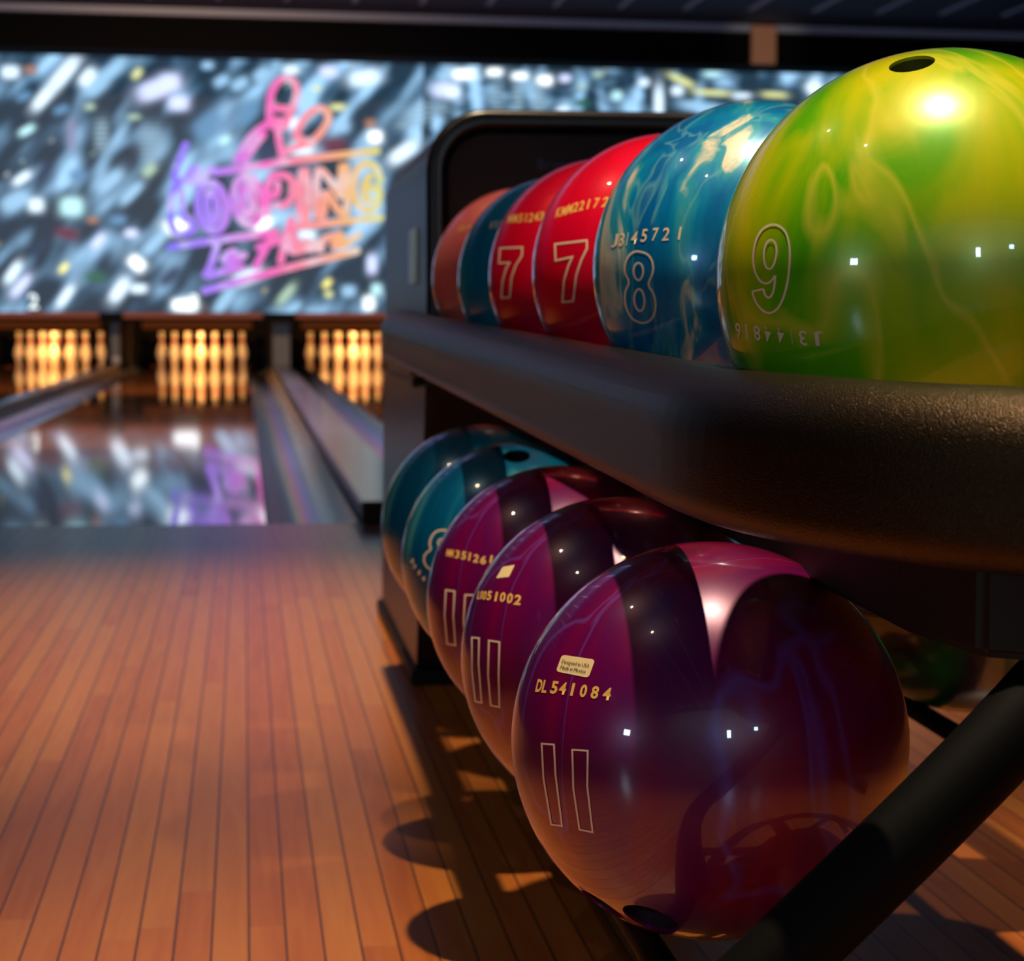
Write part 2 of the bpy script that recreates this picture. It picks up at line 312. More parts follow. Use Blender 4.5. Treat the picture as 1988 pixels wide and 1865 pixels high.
# invert the mapping numerically (screen metres -> reference frame of the still)
px_of = lambda x, z: None
ca, sa = math.cos(ang), math.sin(ang)
gx, gz = np.meshgrid(xs, zs)
wx = -0.5+gx*ca; wy = SY+gx*sa; wz = gz
vx, vy, vz = wx-CAM.x, wy-CAM.y, wz-CAM.z
dep = vx*CF.x+vy*CF.y+vz*CF.z
PX = W/2+F*(vx*CR.x+vy*CR.y+vz*CR.z)/dep; PY = H/2-F*(vx*CU.x+vy*CU.y+vz*CU.z)/dep
col = np.zeros((NZ, NX, 3))
th = math.radians(50)
for j in range(NZ):
    for i in range(NX):
        x, y = PX[j, i], PY[j, i]
        if x < 820 or y > 330:
            u = (x*math.cos(th)-y*math.sin(th)); v = (x*math.sin(th)+y*math.cos(th))
            a = noise.noise(Vector((u/95, v/38, 1.3))); b = noise.noise(Vector((u/50, v/18, 7.1))); c = noise.noise(Vector((x/120, y/120, 3.3)))
        else:
            a = noise.noise(Vector((x/26, y/60, 1.3))); b = noise.noise(Vector((x/24, y/12, 7.1))); c = noise.noise(Vector((x/90, y/90, 3.3)))
        k = max(0, a*1.1+b*0.35+c*0.6+0.29); k = min(1, k*1.0)
        k2 = k*k
        col[j, i] = (0.010+0.26*k2, 0.026+0.42*k2+.04*k, 0.045+0.58*k2+.09*k)
rs = random.Random(5)
for (bx, by, a, b, an, cc) in BL:
    r_, g_, b_, st = CC[cc]; t = math.radians(an)
    du = (PX-bx)*math.cos(t)-(PY-by)*math.sin(t); dv = (PX-bx)*math.sin(t)+(PY-by)*math.cos(t)
    q = np.power(np.abs(du/(a*1.22)), 3)+np.power(np.abs(dv/(b*1.22)), 3)
    wgt = 1/(1+q**2*1.2)*0.95; wgt[q > 6] = 0
    if cc == 's': wgt = wgt*(0.65+0.35*np.sign(np.sin(PY/1.6)))
    for k, v in enumerate((r_, g_, b_)): col[:, :, k] = col[:, :, k]*(1-wgt)+v*st*wgt
for _ in range(60):     # small lit windows and street lamps
    bx = rs.uniform(-60, 1700); by = rs.uniform(100, 606); s = rs.uniform(2.5, 5.5)
    cset = rs.choice([(.8,.95,1.0),(.6,.8,1.0),(.8,.85,.5),(.9,.7,.6),(.5,.9,.9)]); st = rs.uniform(.15, .5)
    u = (PX-bx)*math.cos(th)-(PY-by)*math.sin(th); v = (PX-bx)*math.sin(th)+(PY-by)*math.cos(th)
    wgt = np.exp(-(u/(s*1.8))**2-(v/s)**2)*st
    for k in range(3): col[:, :, k] = np.maximum(col[:, :, k], cset[k]*wgt)
me = bpy.data.meshes.new('picture')
vv = [(float(gx[j, i]), 0, float(gz[j, i])) for j in range(NZ) for i in range(NX)]
ff = [(j*NX+i, j*NX+i+1, (j+1)*NX+i+1, (j+1)*NX+i) for j in range(NZ-1) for i in range(NX-1)]
me.from_pydata(vv, [], ff)
ca_ = me.color_attributes.new('still', 'FLOAT_COLOR', 'POINT')
ca_.data.foreach_set('color', np.dstack([col, np.ones((NZ, NX))]).reshape(-1).astype(np.float32))
pic = bpy.data.objects.new('picture', me); COL.objects.link(pic); pic.parent = scr
ms = bpy.data.materials.new('screen_picture'); ms.use_nodes = True; t, n, l, b = nt(ms)
at = n.new('ShaderNodeAttribute'); at.attribute_name = 'still'
b.inputs['Base Color'].default_value = (0.01, 0.01, 0.01, 1); b.inputs['Roughness'].default_value = 0.6
l.new(at.outputs['Color'], b.inputs['Emission Color']); b.inputs['Emission Strength'].default_value = 1.65
me.materials.append(ms)
bm = bmesh.new(); box(bm, X0-.05, X1+.05, 0.004, 0.08, 0.586, Z1+.05); link('panel', bm, M['bay'], scr)

# neon logo shown on the screen
LZ = [  # strokes traced in reference pixels: z = (x/3.313+300, y/3.313+100)
 [(740,345),(748,265),(790,195),(850,165),(905,200),(918,270),(895,350),(858,430),(830,500),(745,480),(738,420),(740,345)],
 [(742,362),(880,372)],[(745,440),(840,452)],[(720,470),(640,525),(575,610),(530,705)],[(700,535),(630,620),(580,705)],
 [(790,490),(800,570),(820,670)],[(905,540),(940,460),(1000,390),(1060,360),(1118,390),(1118,450),(1065,530),(1000,590),(900,615),(840,650)],[(905,540),(1000,600)],
 [(200,600),(160,700),(130,785),(130,835),(165,840),(240,800),(290,765),(255,745),(215,785),(200,835),(245,850),(305,820),(370,750)],
 [(390,778),(900,700),(1430,640)],
 [(105,880),(178,880),(178,1075),(250,1090),(245,1165),(105,1180),(105,880)],
 'O370,1000','O600,958',
 [(725,1040),(725,805),(850,790),(893,850),(890,930),(845,990),(780,990)],[(790,850),(790,920),(740,930)],
 [(935,775),(985,770),(985,1078),(930,1085),(935,775)],
 [(1040,1060),(1040,765),(1090,770),(1225,980),(1190,745),(1240,740),(1240,1040),(1190,1045),(1090,870),(1092,1060),(1040,1060)],
 [(1450,830),(1430,745),(1360,712),(1295,760),(1270,880),(1300,990),(1370,1030),(1435,990),(1450,880),(1390,880)],[(1385,800),(1345,860),(1350,955),(1390,950)],
 [(100,1258),(450,1205),(780,1165)],[(890,1130),(1200,1095),(1450,1070)],
 [(400,1250),(360,1380),(322,1450),(420,1420),(560,1385)],[(440,1335),(520,1305),(500,1280),(445,1325),(470,1370),(575,1310)],
 [(750,1190),(700,1290),(650,1385)],[(880,1080),(840,1200),(810,1350)],[(670,1260),(780,1220),(900,1180)],
 [(900,1290),(868,1275),(880,1235),(930,1222),(930,1290),(975,1260),(985,1215),(1000,1290),(1050,1210),(1062,1290),(1080,1210),(1130,1190)],
 [(1150,1250),(1210,1200),(1180,1170),(1150,1215),(1190,1262),(1310,1178)],
 [(320,1540),(800,1405),(1300,1282)]]
mn = bpy.data.materials.new('neon_logo'); mn.use_nodes = True; t, n, l, b = nt(mn)
tc = n.new('ShaderNodeTexCoord'); sp = n.new('ShaderNodeSeparateXYZ'); l.new(tc.outputs['Object'], sp.inputs[0])
xa, _ = on_screen(330, 400); xb, _ = on_screen(740, 400)
mr = n.new('ShaderNodeMapRange'); mr.inputs[1].default_value = xa; mr.inputs[2].default_value = xb; l.new(sp.outputs[0], mr.inputs[0])
cr = n.new('ShaderNodeValToRGB'); e = cr.color_ramp.elements
stops = [(0, (.17,.12,.95)), (.22, (.40,.18,.95)), (.45, (.92,.09,.50)), (.62, (.95,.22,.30)), (.8, (.92,.40,.16)), (1, (.72,.70,.10))]
e[0].position = 0; e[0].color = (*stops[0][1], 1); e[1].position = 1; e[1].color = (*stops[-1][1], 1)
for p_, c_ in stops[1:-1]: q = e.new(p_); q.color = (*c_, 1)
l.new(mr.outputs[0], cr.inputs[0]); b.inputs['Emission Strength'].default_value = 1.05
ns = n.new('ShaderNodeTexNoise'); ns.inputs['Scale'].default_value = 4.5; ns.inputs['Detail'].default_value = 1; l.new(tc.outputs['Object'], ns.inputs['Vector'])
m2 = n.new('ShaderNodeMapRange'); m2.inputs[1].default_value = .48; m2.inputs[2].default_value = .68; m2.inputs[3].default_value = 0.06; m2.inputs[4].default_value = 0.5; l.new(ns.outputs[0], m2.inputs[0])
mxx = n.new('ShaderNodeMix'); mxx.data_type = 'RGBA'; mxx.inputs[7].default_value = (.8, .82, 1, 1); l.new(m2.outputs[0], mxx.inputs[0]); l.new(cr.outputs[0], mxx.inputs[6]); l.new(mxx.outputs[2], b.inputs['Emission Color'])
b.inputs['Base Color'].default_value = (0, 0, 0, 1)
bm = bmesh.new()
def ribbon_flat(bm, pts, w, closed, place):
    n = len(pts); L, Rr = [], []
    for i, p in enumerate(pts):
        a = pts[(i-1) % n] if (closed or i > 0) else p; c = pts[(i+1) % n] if (closed or i < n-1) else p
        d1 = Vector((p[0]-a[0], p[1]-a[1])); d2 = Vector((c[0]-p[0], c[1]-p[1]))
        d1 = d1.normalized() if d1.length > 1e-6 else d2.normalized(); d2 = d2.normalized() if d2.length > 1e-6 else d1
        tt = (d1+d2); tt = tt.normalized() if tt.length > 0.2 else d1
        nn = Vector((-tt.y, tt.x)); k = 1/max(0.5, nn.dot(Vector((-d1.y, d1.x))))
        L.append(bm.verts.new(place(p[0]+nn.x*w*k/2, p[1]+nn.y*w*k/2))); Rr.append(bm.verts.new(place(p[0]-nn.x*w*k/2, p[1]-nn.y*w*k/2)))
    for i in range(n if closed else n-1):
        j = (i+1) % n; bm.faces.new((L[i], L[j], Rr[j], Rr[i]))
def chaikin(pts, closed, it=2):
    for _ in range(it):
        out = []; n = len(pts)
        if not closed: out.append(pts[0])
        for i in range(n if closed else n-1):
            a, b = pts[i], pts[(i+1) % n]
            out += [(a[0]*.75+b[0]*.25, a[1]*.75+b[1]*.25), (a[0]*.25+b[0]*.75, a[1]*.25+b[1]*.75)]
        if not closed: out.append(pts[-1])
        pts = out
    return pts
cnt = [0]
def pl(px, py):
    x, z = on_screen(px, py); return (x, -0.012-0.0004*cnt[0], z)
for s in LZ:
    cnt[0] += 1
    if isinstance(s, str):
        cx_, cy_ = map(float, s[1:].split(','))
        for rx, ry in ((92, 155), (34, 98)):
            pts = [((cx_+rx*math.cos(a)+(-ry*math.sin(a))*-.08)/3.313+300, (cy_+ry*math.sin(a))/3.313+100) for a in np.linspace(0, 2*PI, 25)[:-1]]
            ribbon_flat(bm, pts, 14, True, pl); cnt[0] += 1
        continue
    pts = [(x/3.313+300, y/3.313+100) for x, y in s]; cl = pts[0] == pts[-1] and len(pts) > 3
    if cl: pts = pts[:-1]
    ribbon_flat(bm, chaikin(pts, cl, 1), 14, cl, pl)
    if not cl:
        for q in (pts[0], pts[-1]):
            c0 = bm.verts.new(pl(*q)); rr = [bm.verts.new(pl(q[0]+7.0*math.cos(a), q[1]+7.0*math.sin(a))) for a in np.linspace(0, 2*PI, 13)[:-1]]
            for k in range(12): bm.faces.new((c0, rr[k], rr[(k+1) % 12]))
link('neon_logo', bm, mn, scr)
# glyph helper: outline of a character in font units
_gc = {}
def glyph(ch, bold=0.0):
    k = (ch, bold)
    if k in _gc: return _gc[k]
    cu = bpy.data.curves.new('g', 'FONT'); cu.body = ch; cu.size = 1; cu.resolution_u = 4; cu.offset = bold
    o = bpy.data.objects.new('g', cu); COL.objects.link(o); dg = bpy.context.evaluated_depsgraph_get(); dg.update()
    me = o.evaluated_get(dg).to_mesh(); vs = [(v.co.x, v.co.y) for v in me.vertices]; fs = [tuple(p.vertices) for p in me.polygons]
    x0 = min(v[0] for v in vs); x1 = max(v[0] for v in vs); y0 = min(v[1] for v in vs); y1 = max(v[1] for v in vs)
    o.evaluated_get(dg).to_mesh_clear(); bpy.data.objects.remove(o); bpy.data.curves.remove(cu)
    _gc[k] = (vs, fs, x0, x1, y0, y1); return _gc[k]
mnum = mat('screen_number', (0, 0, 0, 1), 0.5, emis=(0.85, 0.97, 1.0), es=1.3)
for ch, px in (('2', 65), ('3', 377), ('4', 716)):
    vs, fs, x0, x1, y0, y1 = glyph(ch, 0.02); bm = bmesh.new(); cx_, cz_ = on_screen(px, 585); hh = 0.15
    bv = [bm.verts.new((cx_+(v[0]-(x0+x1)/2)*hh/(y1-y0), -0.03, cz_+(v[1]-(y0+y1)/2)*hh/(y1-y0))) for v in vs]
    for f in fs:
        try: bm.faces.new([bv[i] for i in f])
        except ValueError: pass
    link('lane_number', bm, mnum, scr)

# ------------------------------------------------------------------ lanes, gutters, dividers, pin bays
LC = {'left': -2.075, 'middle': -0.48, 'right': 1.21}
LW = 0.53
def lane(nm, xc):
    o = empty('bowling_lane', (xc, FOUL, 0))
    tag(o, {'left':'glossy wooden bowling lane beyond the narrow divider at the far left', 'middle':'glossy wooden lane in the middle reflecting the video screen', 'right':'glossy wooden bowling lane behind the ball return, right of the wide divider'}[nm], 'bowling lane')
    bm = bmesh.new(); box(bm, -LW, LW, 0.004, 19.4, -0.05, 0); link('lane_bed', bm, M['lane'], o)
    bm = bmesh.new(); box(bm, -LW-0.003, -LW+0.001, 0.004, 19.4, -0.055, -0.002); box(bm, LW-0.001, LW+0.003, 0.004, 19.4, -0.055, -0.002); link('edge_strip', bm, M['dividerside'], o)
    return o
for k, x in LC.items(): lane(k, x)
def gutter(x0, x1, lab):
    bm = bmesh.new(); n = 14; A = []; B = []; w = x1-x0
    prof = [(x0+w*i/n, -0.085*math.sin(PI*i/n)**0.8-0.004) for i in range(n+1)]
    lo = [(x1, -0.11), (x0, -0.11)]
    for y, L in ((FOUL+0.003, A), (24.9, B)):
        for x, z in prof+lo: L.append(bm.verts.new((x, y, z)))
    k = len(A)
    for i in range(k): bm.faces.new((A[i], A[(i+1) % k], B[(i+1) % k], B[i]))
    bm.faces.new(A[::-1]); bm.faces.new(B)
    o = link('gutter', bm, M['gutter']); auto(o); tag(o, lab, 'gutter'); return o
gutter(-1.235, -1.015, 'grey gutter channel along the left edge of the middle lane')
gutter(0.055, 0.285, 'grey gutter channel with blue sheen between middle lane and wide divider')
gutter(0.455, 0.675, 'grey gutter channel between the wide divider and the right lane')
gutter(-1.541, -1.325, 'grey gutter channel along the right edge of the left lane')
def divider(x0, x1, z, lab, sensor_x):
    o = empty('lane_divider', ((x0+x1)/2, FOUL, 0)); tag(o, lab, 'lane divider'); c = (x0+x1)/2
    bm = bmesh.new(); box(bm, x0-c, x1-c, 0.01, 16.1, -0.11, z-0.012); link('divider_wall', bm, M['dividerside'], o)
    bm = bmesh.new(); box(bm, x0-c-0.004, x1-c+0.004, 0.005, 16.1, z-0.012, z)
    bmesh.ops.bevel(bm, geom=[e for e in bm.edges if abs((e.verts[0].co-e.verts[1].co).y) > 1], offset=0.005, segments=2, affect='EDGES')
    link('divider_cap', bm, M['divider'], o); return o
divider(-1.318, -1.240, 0.075, 'narrow dark divider between the left lane and the middle lane', 0)
divider(0.292, 0.448, 0.055, 'wide purplish shiny divider right of the middle lane, next to ball return', 0)
bm = bmesh.new(); bmesh.ops.create_uvsphere(bm, u_segments=20, v_segments=12, radius=0.042); 
so = link('marker_knob', bm, M['white_plastic'], None, True, (-1.262, 21.3, 0.117)); tag(so, 'small round whitish knob on the end of the narrow lane divider', 'knob')

# pin bays
KB = 21.45
for i, (x, w, lab) in enumerate(((-1.279, 0.085, 'narrow grey upright between the left and middle pin bays'), (0.37, 0.17, 'wide grey upright between the middle and right pin bays'), (-2.87, 0.17, 'grey upright at the left end of the pin bays'), (2.03, 0.1, 'grey upright right of the right pin bay, behind the ball return'))):
    k = empty('kickback', (x, KB, 0)); tag(k, lab, 'partition', 'uprights between pin bays')
    bm = bmesh.new(); box(bm, -w/2+.006, w/2-.006, 0.05, 3.6, -0.11, 0.57); link('side_board', bm, M['bay'], k)
    bm = bmesh.new(); box(bm, -w/2, w/2, 0, 0.05, -0.11, 0.545); link('face_plate', bm, M['kick'], k)
bm = bmesh.new(); box(bm, -3.7, 5.5, 25.1, 25.2, -0.11, 0.62)
tag(link('pit_curtain', bm, M['bay']), 'black curtain closing the pit behind the bowling pins', 'curtain')
bm = bmesh.new(); box(bm, -3.7, 5.5, 21.55, 25.1, 0.585, 0.6)
tag(link('bay_roof', bm, M['bay']), 'black cover over the pin bays, below the video screen', 'cover')
lip = empty('masking_lip', (0, KB, 0)); lip.rotation_euler = (0, 0, ang*0.0)
tag(lip, 'thin dark ledge with amber-lit edge under the video screen', 'ledge')
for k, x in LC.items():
    bm = bmesh.new(); box(bm, x-0.70, x+0.66, -0.33, -0.29, 0.535, 0.583); link('amber_glow_edge', bm, M['amber'], lip)
bm = bmesh.new(); box(bm, -3.7, 5.5, -0.36, -0.003, 0.50, 0.535); link('ledge_board', bm, M['bay'], lip)
bm = bmesh.new(); box(bm, -3.7, 5.5, -0.29, -0.003, 0.535, 0.583); link('backing_board', bm, M['bay'], lip)
PINS = [('head pin in front', 0, 0), ('second row, left', -.1524, .264), ('second row, right', .1524, .264),
        ('third row, left', -.3048, .528), ('third row, middle', 0, .528), ('third row, right', .3048, .528),
        ('back row, far left', -.4572, .792), ('back row, second from left', -.1524, .792), ('back row, second from right', .1524, .792), ('back row, far right', .4572, .792)]
pp = [(.0258,0),(.0285,.019),(.0357,.057),(.0496,.086),(.0580,.114),(.0605,.127),(.0578,.150),(.0480,.185),(.0370,.213),(.0313,.238),(.0237,.254),(.0228,.265),(.0233,.280),(.0248,.300),(.0280,.320),(.0320,.343),(.0310,.360),(.0255,.373),(.0150,.380),(.004,.381)]
bm = bmesh.new(); lathe(bm, pp, 24); pin0 = link('bowling_pin', bm, M['pin'], None, True)
def ring(z0, z1):
    def rad(z):
        for (r0, a), (r1, b) in zip(pp, pp[1:]):
            if a <= z <= b: return r0+(r1-r0)*(z-a)/(b-a)
    bm = bmesh.new(); sg = 24; rr = []
    zs_ = [z0+(z1-z0)*i/3 for i in range(4)]
    for z in zs_: rr.append([bm.verts.new(((rad(z)+.0012)*math.cos(k*2*PI/sg), (rad(z)+.0012)*math.sin(k*2*PI/sg), z)) for k in range(sg)])
    for A, B in zip(rr, rr[1:]):
        for k in range(sg): bm.faces.new((A[k], A[(k+1) % sg], B[(k+1) % sg], B[k]))
    return bm
s1 = link('neck_stripe', ring(.250, .272), M['pin_red'], pin0, True); s2 = link('neck_stripe', ring(.278, .302), M['pin_red'], pin0, True)
first = True
for k, xc in LC.items():
    for lab, dx, dy in PINS:
        if first: p = pin0; first = False
        else:
            p = pin0.copy(); COL.objects.link(p)
            for s in (s1, s2): c = s.copy(); COL.objects.link(c); c.parent = p
        p.location = (xc+dx, 23.7+dy, 0.0005)
        tag(p, 'white pin, red neck, %s lane, %s' % (k, lab), 'bowling pin', 'bowling pins on the %s lane' % k)
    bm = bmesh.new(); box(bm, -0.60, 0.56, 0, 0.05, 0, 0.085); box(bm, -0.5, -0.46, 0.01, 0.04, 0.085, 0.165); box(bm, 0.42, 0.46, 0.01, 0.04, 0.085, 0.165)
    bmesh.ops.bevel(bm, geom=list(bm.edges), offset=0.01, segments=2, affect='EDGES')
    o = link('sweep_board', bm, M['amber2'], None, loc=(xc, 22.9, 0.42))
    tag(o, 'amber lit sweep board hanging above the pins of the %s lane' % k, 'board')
    area('pin_light', (xc, 23.22, 0.50), (xc, 23.75, 0.16), 22, (1.0, 0.50, 0.15), 0.12, 0.04)

# ------------------------------------------------------------------ ball return
BR = empty('ball_return', (0.43, 2.9, 0)); tag(BR, 'black two-tier ball return rack with rounded tray rail, hood and front tube', 'ball return')
OFF = Vector((0.43, 2.9, 0))
def brpart(name, bm, m, smooth=False, parent=None, auto_=None):
    for v in bm.verts: v.co -= OFF
    o = link(name, bm, m, parent or BR, smooth)
    if auto_: auto(o, auto_)
    return o
SL = 0.0175
# rail: closed rounded loop in plan
def rloop(x0, x1, y0, y1, rc, n=24):
    pts = []
    for cx_, cy_, a0 in ((x0+rc, y1-0.04, PI/2), ):
        pass
    rb = 0.04
    def arc(cx_, cy_, r, a0, a1, k):
        for i in range(k+1):
            a = a0+(a1-a0)*i/k; pts.append((cx_+r*math.cos(a), cy_+r*math.sin(a)))
    arc(x0+rb, y1-rb, rb, PI/2, PI, 6)
    ry = rc*1.45
    def sup(cx_, cy_, a0, a1, k):
        for i in range(k+1):
            a = a0+(a1-a0)*i/k; c_, s_ = math.cos(a), math.sin(a)
            pts.append((cx_+rc*math.copysign(abs(c_)**0.92, c_), cy_+ry*math.copysign(abs(s_)**0.92, s_)))
    for i in range(1, 20): pts.append((x0, (y1-rb)+(y0+ry-(y1-rb))*i/20))
    sup(x0+rc, y0+ry, PI, 1.5*PI, n)
    sup(x1-rc, y0+ry, 1.5*PI, 2*PI, n)
    for i in range(1, 20): pts.append((x1, (y0+ry)+((y1-rb)-(y0+ry))*i/20))
    arc(x1-rb, y1-rb, rb, 0, PI/2, 6)
    return pts
path = rloop(0.196, 0.668, 0.700, 3.10, 0.215)
def rprof(w, z0, z1, rt, rb, n=6):
    P = []
    def arc(cx_, cz_, r, a0, a1):
        for i in range(n+1):
            a = a0+(a1-a0)*i/n; P.append((cx_+r*math.cos(a), cz_+r*math.sin(a)))
    arc(rb, z0+rb, rb, PI, 1.5*PI); arc(w-rb*.6, z0+rb*.6, rb*.6, 1.5*PI, 2*PI)
    arc(w-0.005, z1-0.005, 0.005, 0, PI/2); arc(rt, z1-rt, rt, PI/2, PI)
    return P   # x measured inward from the outer face
prof = rprof(0.036, 0.4010, 0.4715, 0.030, 0.014)
bm = bmesh.new(); rings = []; n = len(path)
for i, p in enumerate(path):
    a, b_ = path[(i-1) % n], path[(i+1) % n]; tx, ty = b_[0]-a[0], b_[1]-a[1]; L_ = math.hypot(tx, ty); inx, iny = -ty/L_, tx/L_
    rings.append([bm.verts.new((p[0]+inx*q, p[1]+iny*q, z+SL*(p[1]+iny*q))) for q, z in prof])
k = len(prof)
for i in range(n):
    A, B = rings[i], rings[(i+1) % n]
    for j in range(k): bm.faces.new((A[j], A[(j+1) % k], B[(j+1) % k], B[j]))
bmesh.ops.recalc_face_normals(bm, faces=bm.faces)
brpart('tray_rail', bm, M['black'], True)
# ball deck (pan) between the rails, balls rest on its edges
def prism_xy(pts, zb, zt, bev=0.0):
    bm = bmesh.new(); A = [bm.verts.new((x, y, zb(y))) for x, y in pts]; B = [bm.verts.new((x, y, zt(y))) for x, y in pts]
    k = len(pts); bm.faces.new(A[::-1]); bm.faces.new(B)
    for i in range(k): bm.faces.new((A[i], A[(i+1) % k], B[(i+1) % k], B[i]))
    bmesh.ops.recalc_face_normals(bm, faces=bm.faces)
    if bev: bmesh.ops.bevel(bm, geom=list(bm.edges), offset=bev, segments=3, affect='EDGES')
    return bm
pan = [(0.297, 3.0), (0.297, 0.93), (0.31, 0.86), (0.38, 0.81), (0.48, 0.81), (0.55, 0.86), (0.567, 0.93), (0.567, 3.0)]
brpart('tray_deck', prism_xy(pan, lambda y: 0.352+SL*y, lambda y: 0.411+0.0175*y, 0.004), M['black_matte'], auto_=40)
for x0_, x1_ in ((0.228, 0.30), (0.564, 0.636)):
    bm = bmesh.new(); box(bm, x0_, x1_, 2.88, 2.91, 0.42, 0.432); brpart('cross_bracket', bm, M['black_matte'])
bm = bmesh.new(); box(bm, 0.40, 0.46, 0.733, 0.83, 0.385, 0.41); brpart('front_bracket', bm, M['black_matte'])
# hood
HX0, HX1, HZ0, HZ1, HY0, HY1 = 0.232, 0.650, 0.518, 0.772, 2.66, 3.50
def hprof(ins, z0off=0.0):
    x0, x1, z0, z1 = HX0+ins, HX1-ins, HZ0+z0off, HZ1-ins; r = 0.072-ins*0.8; P = [(x0, z0)]
    for i in range(9): a = PI-i/8*PI/2; P.append((x0+r+r*math.cos(a), z1-r+r*math.sin(a)))
    for i in range(9): a = PI/2-i/8*PI/2; P.append((x1-r+r*math.cos(a), z1-r+r*math.sin(a)))
    P.append((x1, z0)); return P
bm = bmesh.new(); Ls = []
for ins, y in ((0.03, HY1+0.012), (0.010, HY1+0.005), (0.0, HY1-0.01), (0.0, HY0+0.03)):
    Ls.append([bm.verts.new((x, y, z)) for x, z in hprof(ins)])
k = len(Ls[0])
for A, B in zip(Ls, Ls[1:]):
    for j in range(k): bm.faces.new((A[j], A[(j+1) % k], B[(j+1) % k], B[j]))
bm.faces.new(Ls[0]); bmesh.ops.recalc_face_normals(bm, faces=bm.faces)
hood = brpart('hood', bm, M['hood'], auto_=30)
bm = bmesh.new(); Ls = []
for ins, y in ((-0.002, HY0+0.03), (-0.003, HY0+0.006), (0.001, HY0), (0.004, HY0-0.002), (0.014, HY0-0.002), (0.018, HY0+0.002), (0.019, HY0+0.03)):
    Ls.append([bm.verts.new((x, y, z)) for x, z in hprof(ins)])
for A, B in zip(Ls, Ls[1:]):
    for j in range(k-1): bm.faces.new((A[j], A[j+1], B[j+1], B[j]))
for A, B in zip(Ls, Ls[1:]):
    pass
bmesh.ops.recalc_face_normals(bm, faces=bm.faces)
brpart('front_frame', bm, M['black_sheet'], auto_=40)
bm = bmesh.new(); A = [bm.verts.new((x, HY0+0.022, z)) for x, z in hprof(0.026)]; B = [bm.verts.new((x, HY0+0.032, z)) for x, z in hprof(0.0185)]
bm.faces.new(A); [bm.faces.new((A[j], A[(j+1) % k], B[(j+1) % k], B[j])) for j in range(k)]
bmesh.ops.recalc_face_normals(bm, faces=bm.faces)
panel = brpart('back_panel', bm, M['hood_panel'], auto_=40)
# faint maker's lettering on the panel
bm = bmesh.new(); x = 0.372
for ch in 'Brunswick':
    vs, fs, x0, x1, y0, y1 = glyph(ch, 0.01); s = 0.018
    bv = [bm.verts.new((x+(v[0]-x0)*s, HY0+0.0215, 0.703+v[1]*s)) for v in vs]
    for f in fs:
        try: bm.faces.new([bv[i] for i in f])
        except ValueError: pass
    x += (x1-x0)*s+0.0022
brpart('lettering', bm, M['hood_text'], parent=None)
# reset slot on the hood's side
bm = bmesh.new(); box(bm, HX0-0.006, HX0+0.002, 2.86, 2.93, 0.560, 0.635)
bmesh.ops.bevel(bm, geom=list(bm.edges), offset=0.002, segments=2, affect='EDGES'); brpart('side_button', bm, M['chrome'], auto_=40)
# column and foot
bm = bmesh.new()
B8 = [(0.236,2.93,0.02),(0.624,2.93,0.02),(0.624,3.68,0.02),(0.236,3.68,0.02),(0.236,2.76,0.43),(0.624,2.76,0.43),(0.624,3.62,0.43),(0.236,3.62,0.43)]
v = [bm.verts.new(p) for p in B8]
for f in ((0,3,2,1),(4,5,6,7),(0,1,5,4),(1,2,6,5),(2,3,7,6),(3,0,4,7)): bm.faces.new([v[i] for i in f])
bmesh.ops.bevel(bm, geom=list(bm.edges), offset=0.006, segments=2, affect='EDGES')
brpart('column', bm, M['black_sheet'], auto_=40)
bm = bmesh.new(); box(bm, 0.228, 0.632, 2.92, 3.70, 0.0, 0.022)
bmesh.ops.bevel(bm, geom=list(bm.edges), offset=0.003, segments=2, affect='EDGES'); brpart('foot_plate', bm, M['black_matte'], auto_=40)
bm = bmesh.new(); box(bm, 0.234, 0.648, 3.12, 3.66, 0.43, 0.516)
bmesh.ops.bevel(bm, geom=list(bm.edges), offset=0.01, segments=2, affect='EDGES'); brpart('rear_cover', bm, M['black_sheet'], auto_=40)
# lower rack tubes, balls of the lower tier rest on them
def zlow(y): return 0.272+0.0095*y
RB = 0.1079
def sm(pts, it=2):
    for _ in range(it):
        o = [pts[0]]
        for a, b in zip(pts, pts[1:]):
            a, b = Vector(a), Vector(b); o += [a*.75+b*.25, a*.25+b*.75]
        o.append(pts[-1]); pts = o
    return pts
dzr = math.sqrt((RB+0.009)**2-0.034**2)
for y0_, xx in ((1.0, 0.250-0.034), (1.0, 0.250+0.034), (1.64, 0.605-0.034), (1.64, 0.605+0.034)):
    bm = bmesh.new(); tube(bm, [(xx, y, zlow(y)-dzr) for y in np.linspace(y0_, 2.90, 20)], 0.0085, 12)
    brpart('support_rail', bm, M['tube'], True)
bm = bmesh.new()
tube(bm, sm([(0.43, 0.93, 0.375), (0.385, 0.875, 0.392), (0.314, 0.85, 0.3285), (0.213, 0.85, 0.2335), (0.17, 0.86, 0.190), (0.175, 0.93, 0.165), (0.22, 1.03, 0.164)], 3), 0.0178, 20)
brpart('front_tube', bm, M['tube'], True)
bm = bmesh.new()
tube(bm, sm([(0.43, 0.93, 0.375), (0.475, 0.885, 0.408), (0.546, 0.85, 0.3420), (0.647, 0.85, 0.2470), (0.69, 0.86, 0.200), (0.685, 0.93, 0.165), (0.64, 1.03, 0.164)], 3), 0.0178, 20)
brpart('front_tube', bm, M['tube'], True)

